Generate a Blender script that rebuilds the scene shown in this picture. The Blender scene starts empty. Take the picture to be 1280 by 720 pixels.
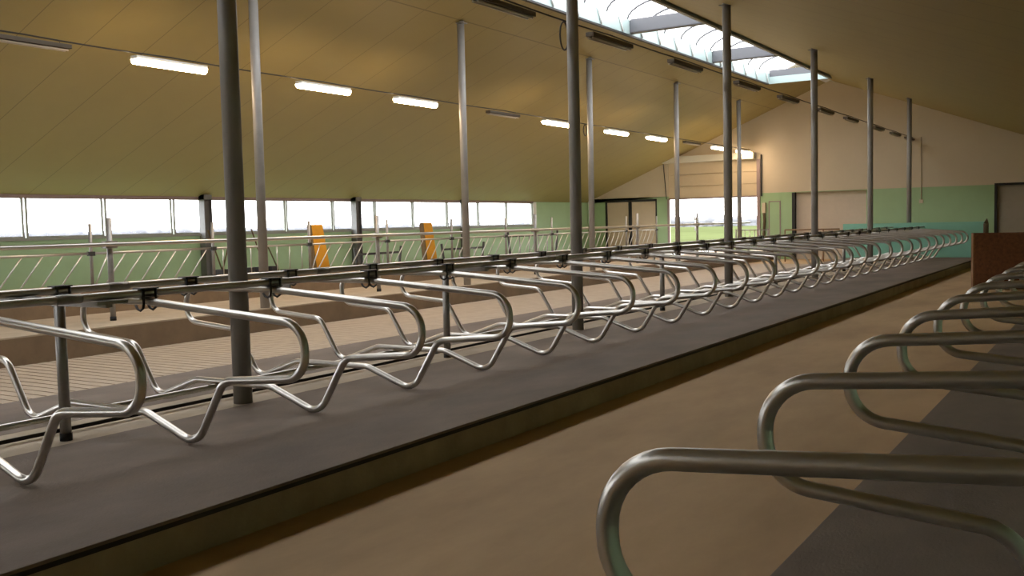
import bpy, bmesh, math, random
from mathutils import Vector, Matrix
random.seed(7)
C = bpy.context.scene.collection
PI = math.pi
ORD = ['first','second','third','fourth','fifth','sixth','seventh','eighth','ninth','tenth','eleventh','twelfth','thirteenth',
       'fourteenth','fifteenth','sixteenth','seventeenth','eighteenth','nineteenth','twentieth','twenty-first','twenty-second',
       'twenty-third','twenty-fourth','twenty-fifth','twenty-sixth','twenty-seventh','twenty-eighth','twenty-ninth','thirtieth']

# ------------------------------------------------------------------ materials
MATS = {}
def mat(name, col, rough=0.6, metal=0.0, noise=0.0, nscale=6.0, stretch=(1,1,1), bump=0.0, bscale=60.0, spec=0.5, rnoise=0.0):
    m = bpy.data.materials.new(name); m.use_nodes = True
    nt = m.node_tree; b = nt.nodes['Principled BSDF']
    b.inputs['Base Color'].default_value = (*col, 1); b.inputs['Roughness'].default_value = rough
    b.inputs['Metallic'].default_value = metal; b.inputs['Specular IOR Level'].default_value = spec
    if noise or bump or rnoise:
        tc = nt.nodes.new('ShaderNodeTexCoord'); mp = nt.nodes.new('ShaderNodeMapping')
        mp.inputs['Scale'].default_value = stretch
        nt.links.new(tc.outputs['Object'], mp.inputs['Vector'])
        n = nt.nodes.new('ShaderNodeTexNoise'); n.inputs['Scale'].default_value = nscale; n.inputs['Detail'].default_value = 6
        n.inputs['Roughness'].default_value = 0.62
        nt.links.new(mp.outputs['Vector'], n.inputs['Vector'])
        if noise:
            r = nt.nodes.new('ShaderNodeMapRange'); r.inputs['From Min'].default_value = .3; r.inputs['From Max'].default_value = .7
            r.inputs['To Min'].default_value = 1-noise; r.inputs['To Max'].default_value = 1+noise
            nt.links.new(n.outputs['Fac'], r.inputs['Value'])
            mx = nt.nodes.new('ShaderNodeVectorMath'); mx.operation = 'SCALE'; mx.inputs[0].default_value = col
            nt.links.new(r.outputs['Result'], mx.inputs['Scale'])
            nt.links.new(mx.outputs['Vector'], b.inputs['Base Color'])
        if rnoise:
            r2 = nt.nodes.new('ShaderNodeMapRange'); r2.inputs['From Min'].default_value = .3; r2.inputs['From Max'].default_value = .7
            r2.inputs['To Min'].default_value = rough-rnoise; r2.inputs['To Max'].default_value = rough+rnoise
            nt.links.new(n.outputs['Fac'], r2.inputs['Value']); nt.links.new(r2.outputs['Result'], b.inputs['Roughness'])
        if bump:
            n2 = nt.nodes.new('ShaderNodeTexNoise'); n2.inputs['Scale'].default_value = bscale; n2.inputs['Detail'].default_value = 4
            nt.links.new(mp.outputs['Vector'], n2.inputs['Vector'])
            bp = nt.nodes.new('ShaderNodeBump'); bp.inputs['Strength'].default_value = bump; bp.inputs['Distance'].default_value = .01
            nt.links.new(n2.outputs['Fac'], bp.inputs['Height']); nt.links.new(bp.outputs['Normal'], b.inputs['Normal'])
    MATS[name] = m; return m

def add_lines(m, axis, period, width, dark, col, offset=0.0, extra=None):
    """panel joints: thin dark lines every `period` metres along an object axis, recoloured inside the panel material"""
    nt = m.node_tree; b = nt.nodes['Principled BSDF']
    tc = nt.nodes.new('ShaderNodeTexCoord'); sp = nt.nodes.new('ShaderNodeSeparateXYZ')
    nt.links.new(tc.outputs['Object'], sp.inputs['Vector'])
    def M(op, a, bb):
        n = nt.nodes.new('ShaderNodeMath'); n.operation = op
        for i, v in enumerate((a, bb)):
            if isinstance(v, (int, float)): n.inputs[i].default_value = v
            else: nt.links.new(v, n.inputs[i])
        return n.outputs[0]
    o = sp.outputs[axis]
    f = M('FRACT', M('DIVIDE', M('ADD', o, 1000*period+offset), period), 0)
    line = M('LESS_THAN', f, width/period)
    if extra:
        ax, pos, w = extra
        line = M('MAXIMUM', line, M('LESS_THAN', M('ABSOLUTE', M('SUBTRACT', sp.outputs[ax], pos), 0), w))
    mx = nt.nodes.new('ShaderNodeMix'); mx.data_type = 'RGBA'
    nt.links.new(line, mx.inputs[0])
    src = b.inputs['Base Color']
    if src.is_linked: nt.links.new(src.links[0].from_socket, mx.inputs[6])
    else: mx.inputs[6].default_value = (*col, 1)
    mx.inputs[7].default_value = (*dark, 1)
    nt.links.new(mx.outputs[2], b.inputs['Base Color'])

def emis(name, col, strength):
    m = bpy.data.materials.new(name); m.use_nodes = True
    b = m.node_tree.nodes['Principled BSDF']
    b.inputs['Base Color'].default_value = (.8,.78,.72,1)
    b.inputs['Emission Color'].default_value = (*col,1); b.inputs['Emission Strength'].default_value = strength
    MATS[name] = m; return m

def pane(name, tint, refl=0.06, diffuse=0.0):
    m = bpy.data.materials.new(name); m.use_nodes = True
    nt = m.node_tree; nt.nodes.clear()
    out = nt.nodes.new('ShaderNodeOutputMaterial'); t = nt.nodes.new('ShaderNodeBsdfTransparent'); t.inputs[0].default_value = (*tint,1)
    g = nt.nodes.new('ShaderNodeBsdfGlossy'); g.inputs['Roughness'].default_value = .1
    mx = nt.nodes.new('ShaderNodeMixShader'); mx.inputs[0].default_value = refl
    nt.links.new(t.outputs[0], mx.inputs[1]); nt.links.new(g.outputs[0], mx.inputs[2])
    last = mx
    if diffuse:
        tl = nt.nodes.new('ShaderNodeBsdfTranslucent'); tl.inputs[0].default_value = (.6,.61,.62,1)
        m2 = nt.nodes.new('ShaderNodeMixShader'); m2.inputs[0].default_value = diffuse
        nt.links.new(mx.outputs[0], m2.inputs[1]); nt.links.new(tl.outputs[0], m2.inputs[2]); last = m2
    nt.links.new(last.outputs[0], out.inputs['Surface'])
    MATS[name] = m; return m

galv = mat('galvanised', (.56,.54,.51), .30, .93, noise=.05, nscale=5)
galv_dull = mat('galvanised_dull', (.34,.33,.32), .45, .6, noise=.15, nscale=9)
paint_grey = mat('column_grey', (.30,.285,.27), .5, .15, noise=.08, nscale=4)
post_grey = mat('post_grey', (.17,.17,.17), .5, .2, noise=.08, nscale=4)
dark_steel = mat('dark_steel', (.06,.06,.062), .5, .5)
rubber_black_slot_shade = mat('rubber_black_slot_shade', (.015,.014,.014), .7)
black = mat('black_gasket_jamb_shadow', (.012,.012,.013), .6)
concrete = mat('concrete_alley', (.49,.338,.190), .75, noise=.2, nscale=1.1, stretch=(1,.35,1), bump=.25, bscale=40, spec=.3)
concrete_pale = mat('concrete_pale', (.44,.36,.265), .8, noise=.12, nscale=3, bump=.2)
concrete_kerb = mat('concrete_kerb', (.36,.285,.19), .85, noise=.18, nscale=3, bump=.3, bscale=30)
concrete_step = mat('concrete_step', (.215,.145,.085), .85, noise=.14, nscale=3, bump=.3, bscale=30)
slat_m = mat('slatted_concrete', (.42,.335,.25), .8, noise=.1, nscale=4, bump=.2)
feed_table = mat('feed_table_bounce', (.62,.60,.54), .45, noise=.06, nscale=2)  # unseen floor, made pale to bounce window light up to the ceiling
slot_dark = mat('slot_dark', (.12,.09,.065), .9)
mat_m = mat('rubber_mat_grey', (.190,.150,.122), .72, noise=.22, nscale=1.6, stretch=(1,.5,1), bump=.35, bscale=90, spec=.22)
roof_m = mat('roof_panel', (.325,.252,.088), .55, noise=.03, nscale=1.2)
add_lines(roof_m, 1, 1.17, .020, (.20,.152,.054), (.325,.252,.088), extra=(0, -12.25, .016))
beige = mat('beige_panel', (.62,.53,.40), .6, noise=.02, nscale=2)
green = mat('green_panel', (.34,.50,.28), .55, noise=.03, nscale=2)
green_wall = mat('green_wall_paint', (.36,.53,.33), .6, noise=.05, nscale=1.5)
teal = mat('teal_paint', (.21,.47,.36), .6, noise=.04, nscale=2)
door_panel_m = mat('door_panel', (.62,.51,.36), .55, noise=.02)
shutter_m = mat('shutter_panel', (.60,.51,.41), .6, noise=.03)
grey_door_m = mat('grey_door', (.36,.31,.24), .6, noise=.03)
header_m = mat('pale_header', (.70,.68,.60), .5)
white_m = mat('white_frame', (.80,.82,.82), .4)
blue_m = mat('pale_blue_curb', (.33,.42,.42), .45)
frame_grey = mat('frame_grey', (.10,.103,.118), .5, .1)
sill_m = mat('window_frame_grey', (.30,.32,.30), .5)
purple_frame = mat('door_frame', (.30,.22,.22), .5)
orange = mat('orange_board', (.72,.33,.02), .5, noise=.08, nscale=5)
orange_dark = mat('orange_side_shade', (.16,.10,.035), .6)  # shade on the boards' left side, put into a darker orange
rust = mat('rust_brown_board', (.145,.052,.017), .8, noise=.4, nscale=14, bump=.5, bscale=50)
rust_pale = mat('pale_raw_edge', (.19,.09,.032), .8, noise=.3, nscale=16)
stake_m = mat('stake_wood', (.09,.065,.03), .8, noise=.2)
brown_rail_m = mat('brown_rail', (.22,.13,.07), .55)
lamp_house = mat('lamp_housing', (.10,.075,.05), .5)
lamp_off = mat('lamp_tube_off', (.62,.55,.44), .3)
lamp_on = emis('lamp_tube_on', (1.0,.72,.45), 38)
cable_m = mat('cable', (.05,.045,.04), .6)
cable_white = mat('conduit_white', (.56,.48,.37), .5)
grass = mat('field_grass', (.056,.068,.030), .95, noise=.25, nscale=.06, spec=0)
hedge_m = mat('hedge_haze', (.13,.135,.15), .95, noise=.2, nscale=.4, spec=0)  # distance haze is mixed into this pale grey-blue hedge colour
bark = mat('bark', (.22,.20,.19), .9)
glass = pane('window_pane', (.97,.98,1.0), .05)
poly = pane('skylight_pane', (.54,.55,.56), .04, .22)

# ------------------------------------------------------------------ mesh helpers
class MB:
    def __init__(s): s.bm = bmesh.new()
    def box(s, x0,x1,y0,y1,z0,z1, M=None, bev=0.0):
        vs = [s.bm.verts.new((x,y,z)) for x in (x0,x1) for y in (y0,y1) for z in (z0,z1)]
        f = [(0,1,3,2),(4,6,7,5),(0,4,5,1),(2,3,7,6),(0,2,6,4),(1,5,7,3)]
        fs = [s.bm.faces.new([vs[i] for i in q]) for q in f]
        if M is not None:
            for v in vs: v.co = M @ v.co
        if bev:
            es = list({e for q in fs for e in q.edges})
            bmesh.ops.bevel(s.bm, geom=es, offset=bev, segments=2, affect='EDGES', profile=.7)
        return s
    def prism(s, poly, axis, a, b):
        """extrude a 2D polygon along axis (0,1,2) from a to b"""
        def P(p, t):
            q = [0,0,0]; o = [i for i in range(3) if i != axis]
            q[o[0]], q[o[1]], q[axis] = p[0], p[1], t; return q
        A = [s.bm.verts.new(P(p,a)) for p in poly]; B = [s.bm.verts.new(P(p,b)) for p in poly]
        s.bm.faces.new(A); s.bm.faces.new(B[::-1])
        n = len(poly)
        for i in range(n): s.bm.faces.new((A[i],B[i],B[(i+1)%n],A[(i+1)%n]))
        return s
    def tube(s, pts, r, seg=10, closed=False, r2=None, caps=True):
        pts = [Vector(p) for p in pts]; n = len(pts)
        T = []
        for i in range(n):
            if closed: t = (pts[(i+1)%n]-pts[i-1])
            else: t = pts[min(i+1,n-1)]-pts[max(i-1,0)]
            T.append(t.normalized())
        ref = Vector((0,0,1)) if abs(T[0].z) < .9 else Vector((1,0,0))
        N = (ref - T[0]*ref.dot(T[0])).normalized(); rings = []
        for i in range(n):
            N = (N - T[i]*N.dot(T[i])).normalized(); Bn = T[i].cross(N)
            rr = r if r2 is None else r+(r2-r)*i/max(1,n-1)
            rings.append([s.bm.verts.new(pts[i]+(N*math.cos(2*PI*k/seg)+Bn*math.sin(2*PI*k/seg))*rr) for k in range(seg)])
        m = n if closed else n-1
        for i in range(m):
            a, b = rings[i], rings[(i+1)%n]
            off = 0
            if closed and i == n-1:   # align the seam
                off = min(range(seg), key=lambda o: (a[0].co-b[o].co).length)
            for k in range(seg):
                fc = s.bm.faces.new((a[k],a[(k+1)%seg],b[(k+1+off)%seg],b[(k+off)%seg])); fc.smooth = True
        if not closed and caps:
            s.bm.faces.new(rings[0][::-1]); s.bm.faces.new(rings[-1])
        return s
    def cyl(s, p0, p1, r, seg=16): return s.tube([p0,p1], r, seg)
    def build(s, name, m, parent=None, kind=None):
        bmesh.ops.recalc_face_normals(s.bm, faces=s.bm.faces)
        me = bpy.data.meshes.new(name); s.bm.to_mesh(me); s.bm.free()
        me.materials.append(m)
        o = bpy.data.objects.new(name, me); C.objects.link(o)
        if parent:
            o.parent = parent
        if kind: o['kind'] = kind
        return o

def fillet(poly, rads, closed=True, n=7):
    """round the corners of a 2D polygon with given radii"""
    out = []; N = len(poly)
    for i in range(N):
        p = Vector(poly[i]); r = rads[i]
        if (not closed and i in (0,N-1)) or r <= 0:
            out.append(p); continue
        a = (Vector(poly[i-1])-p); b = (Vector(poly[(i+1)%N])-p)
        la, lb = a.length, b.length; a.normalize(); b.normalize()
        ang = a.angle(b)
        d = min(r/math.tan(ang/2), la*.49, lb*.49); rr = d*math.tan(ang/2)
        c = p + (a+b).normalized()*(rr/math.sin(ang/2))
        s0 = p+a*d-c; s1 = p+b*d-c
        th = s0.angle(s1)
        for k in range(n+1):
            t = k/n
            v = (s0*math.sin((1-t)*th)+s1*math.sin(t*th))/math.sin(th)
            out.append(c+v)
    return out

def empty(name, label, cat, loc=(0,0,0), group=None, rz=0):
    o = bpy.data.objects.new(name, None); C.objects.link(o); o.location = loc; o.rotation_euler = (0,0,rz)
    o.empty_display_size = .2
    return tag(o, label, cat, group)
def tag(o, label, cat, group=None):
    o['label'] = label; o['category'] = cat
    if group: o['group'] = group
    return o
def copy_tree(o, loc, label=None, group=None):
    def rec(a, par):
        c = a.copy(); C.objects.link(c)
        if par: c.parent = par
        for ch in list(a.children): rec(ch, c)
        return c
    c = rec(o, None); c.location = loc
    if label: c['label'] = label
    if group: c['group'] = group
    return c

# ------------------------------------------------------------------ layout (metres; Y runs down the barn, camera near the origin)
YB, YE = -14.0, 39.75                 # back and end wall
XL, XR = -20.8, 1.15                  # side walls
RX, RZ, SL, SR = -9.98, 7.04, .411, .38
def roof_z(x): return RZ - (SL*(RX-x) if x < RX else SR*(x-RX))
XC = -6.33                            # centre of the double cubicle row
HP = .24
GRID = [5.75+6*k for k in range(6)]

# ---- outside ground
MB().box(-420,300,-250,520,-.6,-.25).build('grass_field', grass, kind='structure')

# ---- floor
MB().box(XL,XR,YB,YE,-.25,-.12).build('floor', slot_dark, kind='structure')
MB().box(-4.14,-1.2,YB,YE,-.12,0).build('alley_floor', concrete, kind='structure')
MB().box(-12.2,-8.25,YB,2.6,-.12,0).box(-12.2,-8.25,35.8,YE,-.12,0).box(-8.25,-4.14,35.8,YE,-.12,0).box(-1.2,XR,22,YE,-.12,0).build('alley_floor', concrete, kind='structure')
b = MB()
y = 2.6
while y < 35.8:
    b.box(-12.2,-8.25,y,y+.137,-.12,0); y += .165
b.build('slatted_alley_floor', slat_m, kind='structure')

# central double cubicle platform
b = MB()
b.box(-8.25,-6.80,YB,35.6,-.12,HP-.02).box(-6.655,-4.14,YB,35.6,-.12,HP-.02)
b.build('cubicle_platform', concrete_kerb, kind='structure')
MB().box(-6.798,-6.657,YB,35.6,-.12,.03).box(-6.80,-6.79,YB,35.6,.03,HP-.004).build('platform_slot_shade', rubber_black_slot_shade, kind='structure')  # black strips added inside the slot to stand for its deep shade
MB().box(-6.655,-6.24,YB,35.6,HP-.021,HP-.002).box(-6.96,-6.80,YB,35.6,HP-.021,HP-.002).build('platform_centre_strip', concrete_pale, kind='structure')
o = MB().box(-6.24,-4.10,YB,35.55,HP-.02,HP, bev=.006).build('rubber_mat', mat_m)
tag(o, 'long grey rubber lying mat on the near side of the central cubicle platform', 'mat')
MB().box(-4.142,-4.115,YB,35.55,HP-.05,HP-.02).build('mat_edge_trim', rubber_black_slot_shade, o)
o = MB().box(-8.27,-6.96,YB,35.55,HP-.02,HP, bev=.006).build('rubber_mat', mat_m)
tag(o, 'long grey rubber lying mat on the central platform beside the slatted alley', 'mat')
# right-hand platform
MB().box(-1.2,XR,YB,22,-.12,HP).build('cubicle_platform', concrete_kerb, kind='structure')
o = MB().box(-1.2,.85,YB,22,HP,HP+.02, bev=.006).build('rubber_mat', mat_m)
tag(o, 'dark rubber lying mat under the right-hand row of loops in the foreground', 'mat')
# feed walkway step and feed kerb
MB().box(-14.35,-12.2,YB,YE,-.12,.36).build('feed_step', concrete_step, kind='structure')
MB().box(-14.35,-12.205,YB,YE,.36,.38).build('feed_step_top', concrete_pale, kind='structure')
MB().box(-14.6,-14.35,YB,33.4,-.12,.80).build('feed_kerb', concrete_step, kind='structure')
MB().box(XL,-14.6,YB,YE,-.12,.36).box(-14.6,-14.35,33.4,YE,-.12,.36).build('feed_table_floor', feed_table, kind='structure')

# ---- left wall: green concrete below, strip of windows, header
WZ0, WZ1 = 1.63, 2.54
MB().box(XL-.2,XL,YB,YE,-.3,WZ0-.05).box(XL-.2,XL,34.92,YE,WZ0-.05,2.58).box(XL-.2,XL,YB,34.92,WZ1+.05,2.6).build('wall_left', green_wall, kind='structure')
MB().box(XL-.06,XL+.03,YB,34.92,WZ1-.02,WZ1+.062).build('trim_1', purple_frame, kind='structure')
MB().box(XL-.05,XL+.06,YB,34.92,WZ0-.06,WZ0).build('trim_2', sill_m, kind='structure')
PW = 1.957
n = 0; y1 = 34.85
while y1 > YB+PW:
    y0 = y1-PW; n += 1
    w = MB()
    for (a, c) in ((y0,y0+.045),(y1-.045,y1)): w.box(XL-.06,XL-.01,a,c,WZ0,WZ1)
    w.box(XL-.06,XL-.01,y0+.045,y1-.045,WZ0,WZ0+.035).box(XL-.06,XL-.01,y0+.045,y1-.045,WZ1-.03,WZ1)
    f = w.build('window_%d' % n, sill_m, kind='structure')
    MB().box(XL-.042,XL-.034,y0+.045,y1-.045,WZ0+.035,WZ1-.035).build('pane', glass, f)
    y1 = y0-.05
MB().box(XL-.12,XL-.06,34.86,34.98,WZ0,WZ1+.03).box(XL-.06,XL+.03,34.86,35.12,WZ0-.02,WZ1+.03).build('trim_3', white_m, kind='structure')
# right wall, back wall
MB().box(XR,XR+.2,YB,YE,-.3,3.2).build('wall_right', green_wall, kind='structure')
def gable(y0, y1, pieces, name, m):
    b = MB()
    for p in pieces: b.prism(p, 1, y0, y1)
    return b.build(name, m, kind='structure')
gable(YB-.2, YB, [[(XL-.2,-.3),(XR+.2,-.3),(XR+.2,roof_z(XR)),(RX,RZ),(XL-.2,roof_z(XL))]], 'wall_back', beige)

# ---- end wall with its openings (green below 2.72, beige above)
GZ = 2.72
OP = [(-19.9,-17.4,2.64),(-16.85,-12.88,4.12),(-11.5,-8.6,2.70),(-4.11,-1.0,2.77)]     # openings x0,x1,top
b = MB(); xs = XL-.2
for x0,x1,t in OP:
    b.box(xs,x0,YE,YE+.2,-.3,GZ); xs = x1
b.box(xs,XR+.2,YE,YE+.2,-.3,GZ)
b.box(-19.9,-17.4,YE,YE+.2,2.64,GZ).box(-11.5,-8.6,YE,YE+.2,2.70,GZ)
b.build('wall_end', green, kind='structure')
b = MB()
Tl, Tr = XL-.2, XR+.2
b.prism([(Tl,GZ),(-16.85,GZ),(-16.85,roof_z(-16.85)),(Tl,roof_z(Tl))],1,YE,YE+.2)
b.prism([(-16.85,4.12),(-12.88,4.12),(-12.88,roof_z(-12.88)),(-16.85,roof_z(-16.85))],1,YE,YE+.2)
b.prism([(-12.88,GZ),(-4.11,GZ),(-4.11,roof_z(-4.11)),(RX,RZ),(-12.88,roof_z(-12.88))],1,YE,YE+.2)
b.prism([(-4.11,2.77),(-1.0,2.77),(-1.0,roof_z(-1.0)),(-4.11,roof_z(-4.11))],1,YE,YE+.2)
b.prism([(-1.0,GZ),(Tr,GZ),(Tr,roof_z(Tr)),(-1.0,roof_z(-1.0))],1,YE,YE+.2)
b.build('wall_end_upper', beige, kind='structure')

# door_1: pair of beige sliding leaves in black frame
d = MB().box(-19.9,-19.82,YE-.02,YE+.12,-.12,2.64).box(-17.46,-17.4,YE-.02,YE+.12,-.12,2.64).box(-19.82,-17.46,YE-.02,YE+.12,2.54,2.64).box(-18.76,-18.62,YE-.02,YE+.12,-.12,2.54).build('door_1', black, kind='structure')
for a, c in ((-19.82,-18.76),(-18.62,-17.46)):
    MB().box(a,c,YE+.04,YE+.09,-.12,2.54, bev=.004).build('door_leaf', door_panel_m, d)
# door_2: sectional overhead door, half raised
d = MB().box(-16.89,-16.79,YE-.05,YE+.015,-.12,2.6).box(-12.94,-12.80,YE-.05,YE+.015,-.12,4.12).build('door_2', purple_frame, kind='structure')
for k in range(3):
    z0 = 2.62+k*.5
    MB().box(-16.85,-12.88,YE+.02,YE+.07,z0+.016,z0+.5, bev=.012).box(-16.85,-12.88,YE+.045,YE+.09,z0,z0+.51).build('door_section', door_panel_m, d)
MB().box(-16.85,-12.88,YE+.01,YE+.08,2.57,2.632).build('bottom_seal', purple_frame, d)
MB().prism([(-17.75,4.40),(-17.45,4.14),(-13.0,4.14),(-13.0,4.40)],1,YE-.30,YE-.0).build('header_box', header_m, d)
MB().tube([(-17.05,YE-.06,4.12),(-16.92,YE-.06,2.6)],.02,8).tube([(-12.74,YE-.06,4.3),(-12.74,YE-.06,2.6)],.03,8).build('guide_track', dark_steel, d)
# door_3: beige shutter set back in its opening
d = MB().box(-11.5,-11.38,YE-.01,YE+.2,-.12,2.7).build('door_3', black, kind='structure')  # black strip paints the jamb's shadow at the left of the recess
sh = MB()
for k in range(10): sh.box(-11.38,-8.6,YE+.19,YE+.22,.3*k-.12,.3*k+.17)
sh.box(-11.5,-8.5,YE+.215,YE+.25,-.12,2.9)
sh.build('shutter', shutter_m, d)
# door_4: grey door in the dark opening on the right
d = MB().box(-4.11,-4.03,YE,YE+.24,-.12,2.77).box(-4.03,-1.0,YE,YE+.24,2.69,2.77).build('door_4', black, kind='structure')
MB().box(-4.03,-1.0,YE+.16,YE+.21,-.12,2.69, bev=.005).build('door_leaf', grey_door_m, d)
# door_5: narrow green service door flush in the wall
d = MB().box(-12.45,-12.41,YE-.03,YE,-.0,2.38).box(-12.0,-11.96,YE-.03,YE,0,2.38).box(-12.41,-12.0,YE-.03,YE,2.34,2.38).build('door_5', purple_frame, kind='structure')
MB().box(-12.41,-12.0,YE-.02,YE,0,2.34).build('door_leaf', green, d)

# low teal wall across the end of the cubicle platform
MB().box(-8.5,-3.95,35.6,35.85,-.12,1.42, bev=.01).build('wall_low_end', teal, kind='structure')

# ---- roof
SKX0, SKX1, SKY1 = -11.10, -8.88, 35.5
T = .18
def roofslab(name, xa, xb, ya, yb):
    p = [(xa,roof_z(xa)),(xb,roof_z(xb)),(xb,roof_z(xb)+T),(xa,roof_z(xa)+T)]
    return MB().prism(p,1,ya,yb).build(name, roof_m, kind='structure')
roofslab('ceiling', XL-.12, SKX0, YB-.3, YE+.4)
roofslab('ceiling', SKX1, XR+.6, YB-.3, YE+.4)
roofslab('ceiling', SKX0, RX, SKY1, YE+.4)
roofslab('ceiling', RX, SKX1, SKY1, YE+.4)
roofslab('ceiling', SKX0, RX, YB-.3, YB+.6)
roofslab('ceiling', RX, SKX1, YB-.3, YB+.6)
MB().prism([(-10.14,roof_z(-10.14)-.012),(RX,RZ-.012),(-9.80,roof_z(-9.80)-.012),(-9.80,roof_z(-9.80)-.002),(RX,RZ-.002),(-10.14,roof_z(-10.14)-.002)],1,SKY1+.05,YE-.02).build('trim_4', white_m, kind='structure')

# skylight: curbs, cross beams, arched glazing bars, translucent panes
zc = min(roof_z(SKX0), roof_z(SKX1)); SKY0 = YB+.6; CH = .34
sk = empty('ridge_skylight', 'long white ridge skylight with arched translucent panes along the roof top', 'skylight', ((SKX0+SKX1)/2,(SKY0+SKY1)/2,zc))
def skb(mb, name, m, par=sk):
    o = mb.build(name, m); o.parent = par; o.matrix_parent_inverse = Matrix.Translation(-Vector(sk.location)); return o
E1 = .006
skb(MB().box(SKX0+E1,SKX0+.05,SKY0+E1,SKY1-E1,zc-.03,zc+CH), 'curb', blue_m)
skb(MB().box(SKX1-.05,SKX1-E1,SKY0+E1,SKY1-E1,zc-.03,zc+CH), 'curb', blue_m)
for ya, yb2 in ((SKY1-.09,SKY1-E1),(SKY0+E1,SKY0+.09)):
    skb(MB().box(SKX0+.05,SKX1-.05,ya,yb2,zc-.05,zc+.20), 'end_curb', blue_m)
    skb(MB().box(SKX0+.05,SKX1-.05,ya+.02,yb2-.01,zc+.20,zc+CH+.1), 'end_frame', frame_grey)
skb(MB().box(SKX0-.05,SKX0+.045,SKY0+.1,SKY1-.1,zc-.07,zc-.032), 'edge_gasket', black)
skb(MB().box(SKX1-.045,SKX1+.05,SKY0+.1,SKY1-.1,zc-.07,zc-.032), 'edge_gasket', sill_m)
def arch(t0=0, t1=1, n=12):
    w = (SKX1-SKX0)/2; cx = (SKX0+SKX1)/2
    return [(cx-w*math.cos(PI*(t0+(t1-t0)*k/n)), zc+CH+.48*math.sin(PI*(t0+(t1-t0)*k/n))) for k in range(n+1)]
beams = [-12.25+6*k for k in range(8)]
for yb_ in beams:
    if SKY0+.2 < yb_ < SKY1-.2:
        skb(MB().box(SKX0+.052,SKX1-.052,yb_-.12,yb_+.12,zc-.0,zc+.36, bev=.03), 'cross_beam', frame_grey)
edges = [SKY0]+[v for v in beams if SKY0+.2 < v < SKY1-.2]+[SKY1]
for a, c in zip(edges[:-1], edges[1:]):
    g = MB(); pr = arch()
    A = [g.bm.verts.new((x,a+.03,z)) for x,z in pr]; B = [g.bm.verts.new((x,c-.03,z)) for x,z in pr]
    for i in range(len(pr)-1): g.bm.faces.new((A[i],B[i],B[i+1],A[i+1])).smooth = True
    skb(g, 'glazing', poly)
ys = SKY0+1.0
while ys < SKY1-.3:
    skb(MB().tube([(x,ys,z-.02) for x,z in arch()],.03,6), 'glazing_bar', frame_grey)
    ys += 1.2
for ye in (SKY1-.05, SKY0+.05):
    g = MB(); vs_ = [g.bm.verts.new((x,ye,z)) for x,z in arch()]; g.bm.faces.new(vs_)
    skb(g, 'end_glazing', poly)
ys = SKY0+.5
while ys < SKY1-.3:
    skb(MB().cyl((SKX0+.07,ys-.1,zc+CH),(SKX0+.07,ys+.1,zc-.02),.022,6), 'curb_strut', white_m)
    ys += 1.2

# ------------------------------------------------------------------ columns
def make_column(x, y, zb, label, group):
    zt = roof_z(x)+.02
    r = empty('steel_column', label, 'column', (x,y,zb), group)
    MB().cyl((0,0,0),(0,0,zt-zb),.079,20).build('shaft', paint_grey, r)
    MB().box(-.11,.11,-.11,.11,zt-zb-.05,zt-zb-.035).build('head_plate', paint_grey, r)
    return r
for i, gy in enumerate(GRID):
    zb = HP-.002 if gy < 35 else 1.42
    lab = ('round grey steel column through the central cubicle row, %s from the camera' % ORD[i]) if gy < 35 else 'round grey steel column standing on the low teal wall at the far end'
    c = make_column(XC, gy, zb, lab, 'columns in the central cubicle row')
    if gy < 35:
        MB().box(-.52,.52,.082,.094,1.19-zb,1.246-zb).tube([(0,0,1.19-zb),(0,0,1.25-zb)],.088,16).build('rail_bracket', galv_dull, c)
for i, gy in enumerate(GRID[1:]):
    make_column(-12.25-.06, gy, .38, 'tall grey steel column on the feed walkway edge, %s from the left' % ORD[i], 'columns along the feed walkway')
for i, gy in enumerate([11.75,17.75,23.75,29.75]):
    r = empty('window_post', 'dark steel wall post standing in the left window strip, %s from the left' % ORD[i], 'post', (XL+.13,gy,.36), 'wall posts of the window strip')
    zt = roof_z(XL+.13)-.36
    b = MB().box(-.11,.11,-.13,-.118,0,zt).box(-.11,.11,.118,.13,0,zt).box(-.006,.006,-.118,.118,0,zt)
    b.build('steel_profile', post_grey, r)
    MB().prism([(-.13,zt-.12),(.13,zt-.12),(.13,zt),(-.13,zt)],0,-.12,.12).build('head_plate', post_grey, r)

# ------------------------------------------------------------------ cubicle dividers
ZR = 1.275; TR = .0275
half = [(.5,1.217,.4),(2.0,1.105,.19),(2.0,.765,.165),(1.255,.70,.15),(.965,.238,.165),(.44,.425,.2)]
pol = [(u,z) for u,z,_ in half] + [(-u,z) for u,z,_ in half[::-1]]
rad = [r for *_,r in half] + [r for *_,r in half[::-1]]
full_path = fillet(pol, rad, True, 8)
def clamp_mb(u, zr=ZR):
    b = MB()
    b.box(u-.045,u+.045,-.075,.075,zr+.0275,zr+.0375)                # saddle plate over the head rail
    for s in (-1,1):                                                # two U-bolts gripping the tube below
        yy = s*.052
        b.tube([(u+.038,yy,zr+.031),(u+.038,yy,zr-.07),(u+.03,yy,zr-.105),(u,yy,zr-.122),(u-.03,yy,zr-.112),(u-.05,yy,zr-.085)],.0095,6)
    b.box(u-.05,u+.05,-.07,.07,zr-.033,zr-.0278)
    return b
def make_divider(label):
    r = empty('cubicle_divider', label, 'stall divider', (XC,0,HP), 'double loop dividers of the central row')
    MB().tube([(p.x,0,p.y-HP) for p in full_path], TR, 12, closed=True).build('loop_tube', galv, r)
    for s in (.5,-.5): clamp_mb(s, ZR-HP).build('rail_clamp', dark_steel, r)
    return r
k = 0; proto = None
NDIV = 27
for k in range(NDIV):
    y = 3.25+1.2*k
    lab = 'galvanised double loop stall divider of the central row, %s from the camera end' % ORD[k]
    if proto is None: proto = make_divider(lab); proto.location.y = y
    else: copy_tree(proto, (XC,y,HP), lab)
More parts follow.
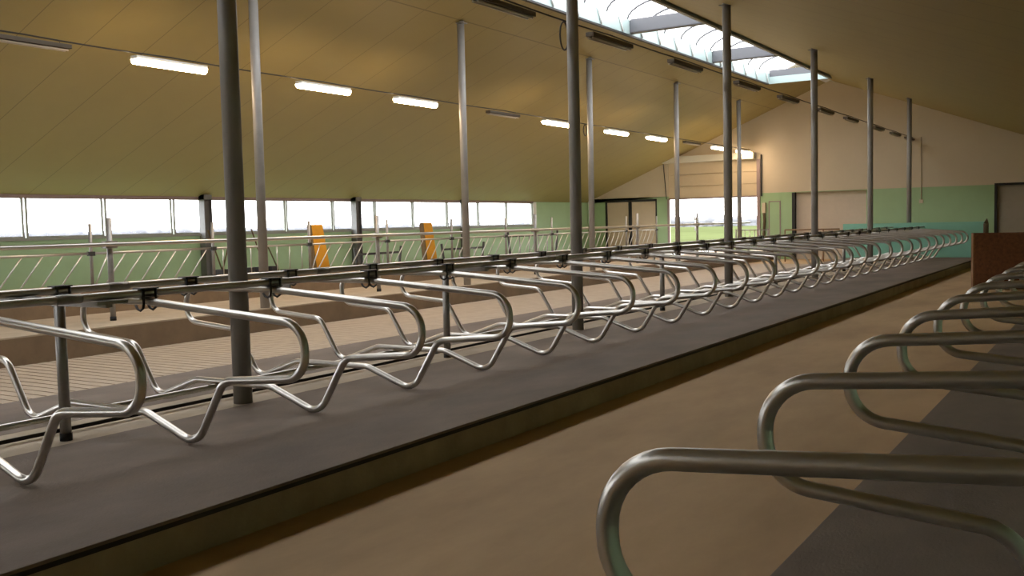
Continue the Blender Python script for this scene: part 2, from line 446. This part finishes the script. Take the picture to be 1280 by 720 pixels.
# head rails and the lower brace pipe
def rail(name, x, z, y0, y1, r, label, cat, joints=(), m=galv):
    o = empty(name, label, cat, (x,y0,z))
    MB().tube([(0,0,0),(0,y1-y0,0)], r, 12).build('pipe', m, o)
    for j in joints: MB().cyl((0,j-y0-.09,0),(0,j-y0+.09,0), r+.006, 12).build('pipe_coupling', galv_dull, o)
    return o
rail('head_rail', XC+.5, ZR, 1.5, 35.6, .027, 'long galvanised head rail on the near side of the central cubicle row', 'rail', (3.85,10.15,16.0,22.1,28.1))
rail('head_rail', XC-.5, ZR, 1.5, 35.6, .027, 'long galvanised head rail on the far side of the central cubicle row', 'rail', (4.95,7.3,13.2,19.3,25.2))
rail('brace_pipe', XC-.30, .362, 1.5, 35.6, .024, 'low galvanised brace pipe along the middle of the central row, just above the slot', 'rail')
# support posts
for i, y in enumerate([4.13, 8.75, 14.7, 20.75, 26.75, 32.75]):
    r = empty('support_post', 'short galvanised support post under the head rails of the central row, %s from the camera' % ORD[i], 'post', (XC-.03,y,HP-.002), 'support posts of the central row')
    zt = ZR-HP-.045
    MB().cyl((0,0,.05),(0,0,zt),.038,14).build('shaft', galv_dull, r)
    MB().cyl((0,0,0),(0,0,.055),.043,14).build('rubber_foot', rubber_black_slot_shade, r)
    MB().box(-.50,.56,-.025,.025,zt-.03,zt+.018).box(.46,.6,-.12,.12,zt-.004,zt+.018).box(-.54,-.4,-.12,.12,zt-.004,zt+.018).build('cross_arm', galv_dull, r)

# ------------------------------------------------------------------ right-hand row (single loops, seen from behind)
XR0 = .965                             # tip = XR0 - 2.0
hp = [(-.02,1.257,0)] + [(u,z+.04,r) for u,z,r in half[:]] + [(-.02,.455,0)]
hpath = fillet([(u,z) for u,z,_ in hp], [r for *_,r in hp], False, 9)
proto = None
for k in range(12):
    y = 2.05+1.2*k
    lab = 'galvanised single loop stall divider of the right-hand row, %s from the camera' % ORD[k]
    if proto is None:
        proto = empty('cubicle_divider', lab, 'stall divider', (XR0,y,HP+.02), 'single loop dividers of the right-hand row')
        MB().tube([(-p.x,0,p.y-HP-.02) for p in hpath], TR, 14).build('loop_tube', galv, proto)
        clamp_mb(-.5, ZR+.04-HP-.02).build('rail_clamp', galv_dull, proto)
    else: copy_tree(proto, (XR0,y,HP+.02), lab)
rail('head_rail', XR0-.5, ZR+.04, 1.7, 16.2, .027, 'galvanised head rail of the right-hand cubicle row beside the right wall', 'rail')
for i, y in enumerate([2.6, 9.8, 15.8]):
    r = empty('support_post', 'galvanised post carrying the right-hand head rail, %s from the camera' % ORD[i], 'post', (XR0-.5,y,HP+.02), 'support posts of the right-hand row')
    MB().cyl((0,0,0),(0,0,ZR+.04-HP-.02-.02),.036,14).build('shaft', galv_dull, r)
    MB().box(-.09,.09,-.09,.09,0,.01).build('base_plate', galv_dull, r)

# ------------------------------------------------------------------ feed walkway: neck rail with tall posts, diagonal feed fence
XP = -12.95
TP = [9.28, 15.5, 21.8, 28.05, 33.1]
for i, y in enumerate(TP):
    r = empty('fence_post', 'tall galvanised post of the pipe rail along the feed walkway, %s from the left' % ORD[i], 'post', (XP,y,.38), 'tall posts of the feed walkway rail')
    MB().cyl((0,0,.05),(0,0,1.55),.042,14).build('shaft', galv_dull, r)
    MB().cyl((0,0,0),(0,0,.06),.047,14).build('rubber_foot', rubber_black_slot_shade, r)
    MB().box(-.055,.055,-.10,.10,1.09,1.2, bev=.01).build('rail_clamp', galv_dull, r)
rail('neck_rail', XP+.090, 1.53, 2.0, 38.6, .032, 'long galvanised pipe rail above the feed fence in front of the windows', 'rail')
XF = -14.45
FP = [10.0+2.55*k for k in range(-2,10)]
FP = [y for y in FP if y < 33.2]
vis = [y for y in FP if y > 9]
for y in FP:
    i = vis.index(y) if y in vis else None
    lab = ('thin galvanised upright of the diagonal feed fence, %s from the left' % ORD[i]) if i is not None else 'thin galvanised upright of the feed fence beyond the left edge'
    r = empty('fence_upright', lab, 'post', (XF,y,.80), 'thin uprights of the feed fence')
    MB().cyl((0,0,0),(0,0,1.06),.028,10).build('shaft', galv_dull, r)
    MB().box(-.04,.04,-.05,.05,.53,.60).build('rail_clamp', dark_steel, r)
for j in range(len(FP)):
    y0, y1 = FP[j]+.06, (FP[j+1]-.06 if j+1 < len(FP) else 33.0)
    if y1-y0 < .4: continue
    gate = abs(FP[j]-12.55) < .2
    i = j-1
    lab = 'open feed fence section with upright bars right of the nearest column' if gate else 'galvanised feed fence section with slanted bars, %s section from the left' % ORD[max(i,0)]
    if j == 0: lab = 'galvanised feed fence section with slanted bars beyond the left edge'
    r = empty('feed_fence_panel', lab, 'fence panel', (XF,y0,.80), 'slanted bar feed fence sections')
    L = y1-y0
    MB().cyl((0,0,.57),(0,L,.57),.021,10).build('top_rail', galv, r)
    MB().cyl((0,0,.05),(0,L,.05),.021,10).build('bottom_rail', galv, r)
    nb = 7; sp = L/nb
    for q in range(nb):
        yt = sp*(q+.75)
        if gate: MB().cyl((0,sp*(q+.5),.05),(0,sp*(q+.5),.57),.010,8).build('bar', galv, r)
        else:    MB().cyl((0,yt,.57),(0,max(.0,yt-.42),.05),.0125,8).build('bar', galv, r)
# small gate near the open door, brown rail before the shutter
r = empty('small_gate', 'small galvanised barred gate at the right side of the open door', 'gate', (-12.75,38.2,.38), None)
b = MB()
b.cyl((-.55,0,.85),(.75,0,.85),.022,10).cyl((-.55,0,.1),(.75,0,.1),.022,10).cyl((.75,0,0),(.75,0,.9),.03,10).cyl((-.55,0,0),(-.55,0,.9),.03,10)
b.build('gate_frame', galv_dull, r)
for q in range(5): MB().cyl((-.4+.2*q,0,.85),(-.36+.2*q,0,.1),.016,8).build('bar', galv, r)
r = empty('guard_rail', 'low brown guard rail standing before the beige shutter', 'rail', (-10.15,37.6,0), None)
MB().cyl((-1.0,0,1.22),(1.05,0,1.22),.028,10).build('rail_bar', brown_rail_m, r)
for x in (-1.0,.45): MB().cyl((x,0,0),(x,0,1.22),.028,10).build('upright', brown_rail_m, r)

# orange boards leaning on the feed fence
for i, (y, lab) in enumerate([(15.8,'left orange board leaning upright behind the feed fence'),(19.78,'right orange board leaning upright behind the feed fence')]):
    r = empty('orange_board', lab, 'board', (-14.9,y,.36), 'orange boards behind the feed fence')
    MB().prism([(.02,0),(.46,0),(.17,1.42),(-.17,1.42)],0,-.02,.02).build('panel', orange, r)
    MB().prism([(-.06,0),(.02,0),(-.17,1.42),(-.19,1.42)],0,-.10,.02).build('side_flange', orange_dark, r)
# dark steel frames lying on the feed table
def trestle(x, y, L, h, label, lean=.12):
    r = empty('steel_frame', label, 'frame', (x,y,.36), 'dark steel frames on the feed table')
    MB().cyl((0,0,h),(0,L,h),.028,8).cyl((0,0,.30),(0,L,.30),.022,8).build('cross_bar', dark_steel, r)
    for yy, s in ((0,-1),(L,1)):
        MB().tube([(0,yy-s*.05,0),(0,yy+s*lean,h+.16)],.035,8).build('end_post', dark_steel, r)
    n = 5
    for q in range(1,n): MB().cyl((0,L*q/n,0),(0,L*q/n,h),.018,8).build('upright', galv_dull, r)
    return r
trestle(-16.3,18.75,1.6,.66,'dark steel frame behind the feed fence, between the two orange boards')
trestle(-16.3,22.4,1.9,.66,'dark steel frame behind the feed fence, right of the second orange board')
trestle(-16.3,25.9,2.9,.95,'long dark steel frame behind the fence, below the last window')
# leaning rods + stacked dark blocks right of the nearest column
r = empty('feed_rack', 'dark rack with slanting rods behind the fence, left of the first orange board', 'rack', (-16.2,14.2,.36), None)
for q in range(5): MB().box(-.12,.12,.35*q,-.0+.35*q+.2,.35,.52, bev=.01).build('block', rubber_black_slot_shade, r)
MB().box(-.16,.16,-.1,1.8,.30,.35).box(-.14,-.08,-.05,.02,0,.3).box(-.14,-.08,1.7,1.77,0,.3).box(.08,.14,-.05,.02,0,.3).box(.08,.14,1.7,1.77,0,.3).build('base_frame', dark_steel, r)
for (a, c) in ((-.25,.15),(.4,.05),(.95,1.35),(1.2,1.75)): MB().cyl((0,a,1.35),(0,c,.35),.016,8).build('rod', stake_m, r)

# ------------------------------------------------------------------ crate and stakes at the right
r = empty('wooden_crate', 'large rust-brown board crate standing in the alley at the right edge', 'crate', (-2.87,24.0,0), None, rz=math.radians(9))
W_, D_, H_ = 1.75, 1.1, 1.24
MB().box(0,W_,0,.05,.04,H_).build('front_panel', rust, r)
MB().box(-.03,0,0,D_,.0,H_).build('side_panel', rust_pale, r)
MB().box(W_,W_+.03,0,D_,0,H_).build('side_panel', rust, r)
MB().box(0,W_,D_-.05,D_,.04,H_).build('back_panel', rust, r)
MB().box(0,W_,.05,D_-.05,.04,.1).build('bottom_board', rust, r)
MB().box(.0,W_,.05,D_-.05,H_-.06,H_-.02).build('lid', rust, r)
r = empty('pointed_stake', 'pointed dark wooden stake rising behind the rust-brown crate', 'stake', (-2.93,26.6,0), None)
MB().tube([(0,0,0),(0,0,1.25),(0,0,1.44)],.06,8).tube([(0,0,1.44),(.02,0,1.56)],.06,8,r2=.012).build('shaft', stake_m, r)

# ------------------------------------------------------------------ lamps
def make_lamp(x, y, z, on, label, group):
    r = empty('strip_light', label, 'lamp', (x,y,z), group)
    if on:
        MB().box(-.08,.08,-.70,.70,.03,.085, bev=.015).build('housing', white_m, r)
        pr = [(.085*math.cos(PI+PI*k/8), .03+.085*math.sin(PI+PI*k/8)) for k in range(9)]
        MB().prism(pr,1,-.69,.69).build('diffuser', lamp_on, r)
    else:
        MB().box(-.07,.07,-.70,.70,.02,.085, bev=.012).build('housing', lamp_house, r)
        for sx in (-.045,.03): MB().cyl((sx,-.66,.002),(sx,.66,.002),.016,8).build('tube', lamp_off, r)
    for s in (-.55,.55): MB().cyl((0,s,.08),(0,s,.110),.006,6).build('hanger', cable_m, r)
    return r
ZL = 4.38
lit = [(8.25,0),(10.75,1),(14.35,1),(17.25,1),(20.8,0),(23.5,1),(27.2,1),(30.2,1),(33.3,0),(36.1,1),(38.85,1)]
on_n = off_n = 0
for y, on in lit:
    if on:
        lab = 'glowing strip light hanging over the feed walkway, %s glowing lamp from the left' % ORD[on_n]; on_n += 1
    else:
        lab = 'unlit strip light in the row of glowing lamps, %s unlit one from the left' % ORD[off_n]; off_n += 1
    make_lamp(-13.2, y, ZL, on, lab, 'strip lights over the feed walkway')
for i, y in enumerate([10.95,14.05,17.15,20.6,23.6,27.0,29.9,33.6,36.4,39.0]):
    make_lamp(-6.9, y, 4.47, 0, 'unlit dark strip light in the row below the skylight, %s from the left' % ORD[i], 'unlit strip lights below the skylight')
def cable(x, z, y0, lamps, label, ydrop=None):
    pts = []
    ys = sorted(lamps)
    seq = [y0]+ys+[YE-.05]
    for a, c in zip(seq[:-1], seq[1:]):
        for q in range(8):
            t = q/8; pts.append((x, a+(c-a)*t, z+.138-.015*math.sin(PI*t)))
    pts.append((x,YE-.04,z+.138))
    o = MB().tube(pts,.012,6)
    return o, pts
b, pts = cable(-13.2, ZL, 2.0, [l[0] for l in lit], '')
o = b.build('lamp_cable', cable_m); tag(o, 'thin dark cable carrying the glowing strip lights over the feed walkway', 'cable')
b, pts = cable(-6.9, 4.47, 2.0, [10.95,14.05,17.15,20.6,23.6,27.0,29.9,33.6,36.4,39.0], '')
o = b.build('lamp_cable', cable_m); tag(o, 'thin dark cable carrying the unlit lamps below the skylight', 'cable')
o = MB().tube([(-6.62,YE-.025,4.6),(-6.6,YE-.025,2.25)],.018,8).box(-6.67,-6.53,YE-.06,YE,2.12,2.26).build('wall_conduit', cable_white)
tag(o, 'thin vertical conduit with a small box on the end wall above the teal wall', 'conduit')
for cx_, cy_, cz_, rr_, lab in ((-13.2,25.15,ZL+.105,.16,'small dark cable loop hanging below the cable of the glowing lamps'),
                             (-6.9,12.55,4.47+.105,.20,'cable loop hanging below the cable of the unlit lamps')):
    o = MB().tube([(0,rr_*.6*math.sin(2*PI*q/20),-rr_+rr_*math.cos(2*PI*q/20)) for q in range(20)],.012,6,closed=True).build('cable_loop', cable_m)
    o.location = (cx_,cy_,cz_); tag(o, lab, 'cable')
r = empty('wall_dispenser', 'small box with a brown hanging hose beside the green service door', 'wall box', (-12.62,YE-.1,1.9), None)
MB().box(-.07,.07,-.06,.1,.0,.42, bev=.02).build('box', beige, r)
MB().tube([(0,0,0),(.03,-.03,-.35),(0,-.03,-.8),(-.03,0,-1.3)],.06,8).build('hose', stake_m, r)

# ------------------------------------------------------------------ outside, seen through the open door and windows
b = MB()
for i in range(60):
    x = -330+i*5.5+random.uniform(-1,1); h = random.uniform(1.2,1.9); w = random.uniform(3.5,5)
    b.tube([(x-w,250+random.uniform(-2,2),-.3+h*.15),(x-w*.4,250,-.3+h*.85),(x+w*.5,250,-.3+h),(x+w,250,-.3+h*.2)],1.2,8)
b.box(-340,20,249,252,-.4,1.3)
o = b.build('hedgerow', hedge_m); o['kind'] = 'structure'
b = MB()
for i in range(70):
    y = -40+i*5.5; h = random.uniform(1.0,1.7)
    b.tube([(-260,y-4,.3),(-260,y-1,h*.8),(-260,y+2,h),(-260,y+4.5,.4)],1.2,8)
b.box(-262,-258,-40,340,-.4,1.2)
o = b.build('hedgerow', hedge_m); o['kind'] = 'structure'
b = MB()
def branch(p, d, L, r, depth):
    q = p+d*L
    b.tube([p,(p+q)/2+Vector((random.uniform(-.1,.1),0,random.uniform(-.05,.1)))*L*.4,q], r, 6, r2=r*.6)
    if depth == 0: return
    for s in range(3):
        nd = (d+Vector((random.uniform(-.8,.8),random.uniform(-.4,.4),random.uniform(-.1,.55)))).normalized()
        branch(q, nd, L*random.uniform(.6,.8), r*.62, depth-1)
branch(Vector((0,0,0)), Vector((0,0,1)), 1.9, .2, 4)
tr = b.build('bare_tree', bark); tr.location = (-64.9,165,-.27)
tag(tr, 'bare winter tree in the field seen through the open door', 'tree')

# ------------------------------------------------------------------ sky
w = bpy.data.worlds.new('overcast'); bpy.context.scene.world = w; w.use_nodes = True
bg = w.node_tree.nodes['Background']; bg.inputs[0].default_value = (1,.985,.97,1); bg.inputs[1].default_value = 7.0

# ------------------------------------------------------------------ camera (solved from the vanishing points)
F = 1225.0
d = Vector((1409-640, 262-360, F)).normalized()
e = Vector((409-640, 262+23-360, F))
dn = d.cross(e).normalized()
if dn.y < 0: dn = -dn
up = -dn; right = d.cross(up)
Rm = Matrix((right, d, up))            # rows: world X, Y, Z in camera axes (x right, y down, z forward)
M = Matrix(((Rm[0][0],-Rm[0][1],-Rm[0][2],0),(Rm[1][0],-Rm[1][1],-Rm[1][2],0),(Rm[2][0],-Rm[2][1],-Rm[2][2],1.7),(0,0,0,1)))
cam = bpy.data.cameras.new('camera'); co = bpy.data.objects.new('camera', cam); C.objects.link(co)
co.matrix_world = M; cam.sensor_width = 36; cam.lens = F/1280*36; cam.clip_end = 2000; cam.clip_start = .02
bpy.context.scene.camera = co
vs = bpy.context.scene.view_settings
vs.view_transform = 'Standard'; vs.look = 'None'; vs.gamma = 1; vs.use_curve_mapping = False; vs.exposure = 0.6
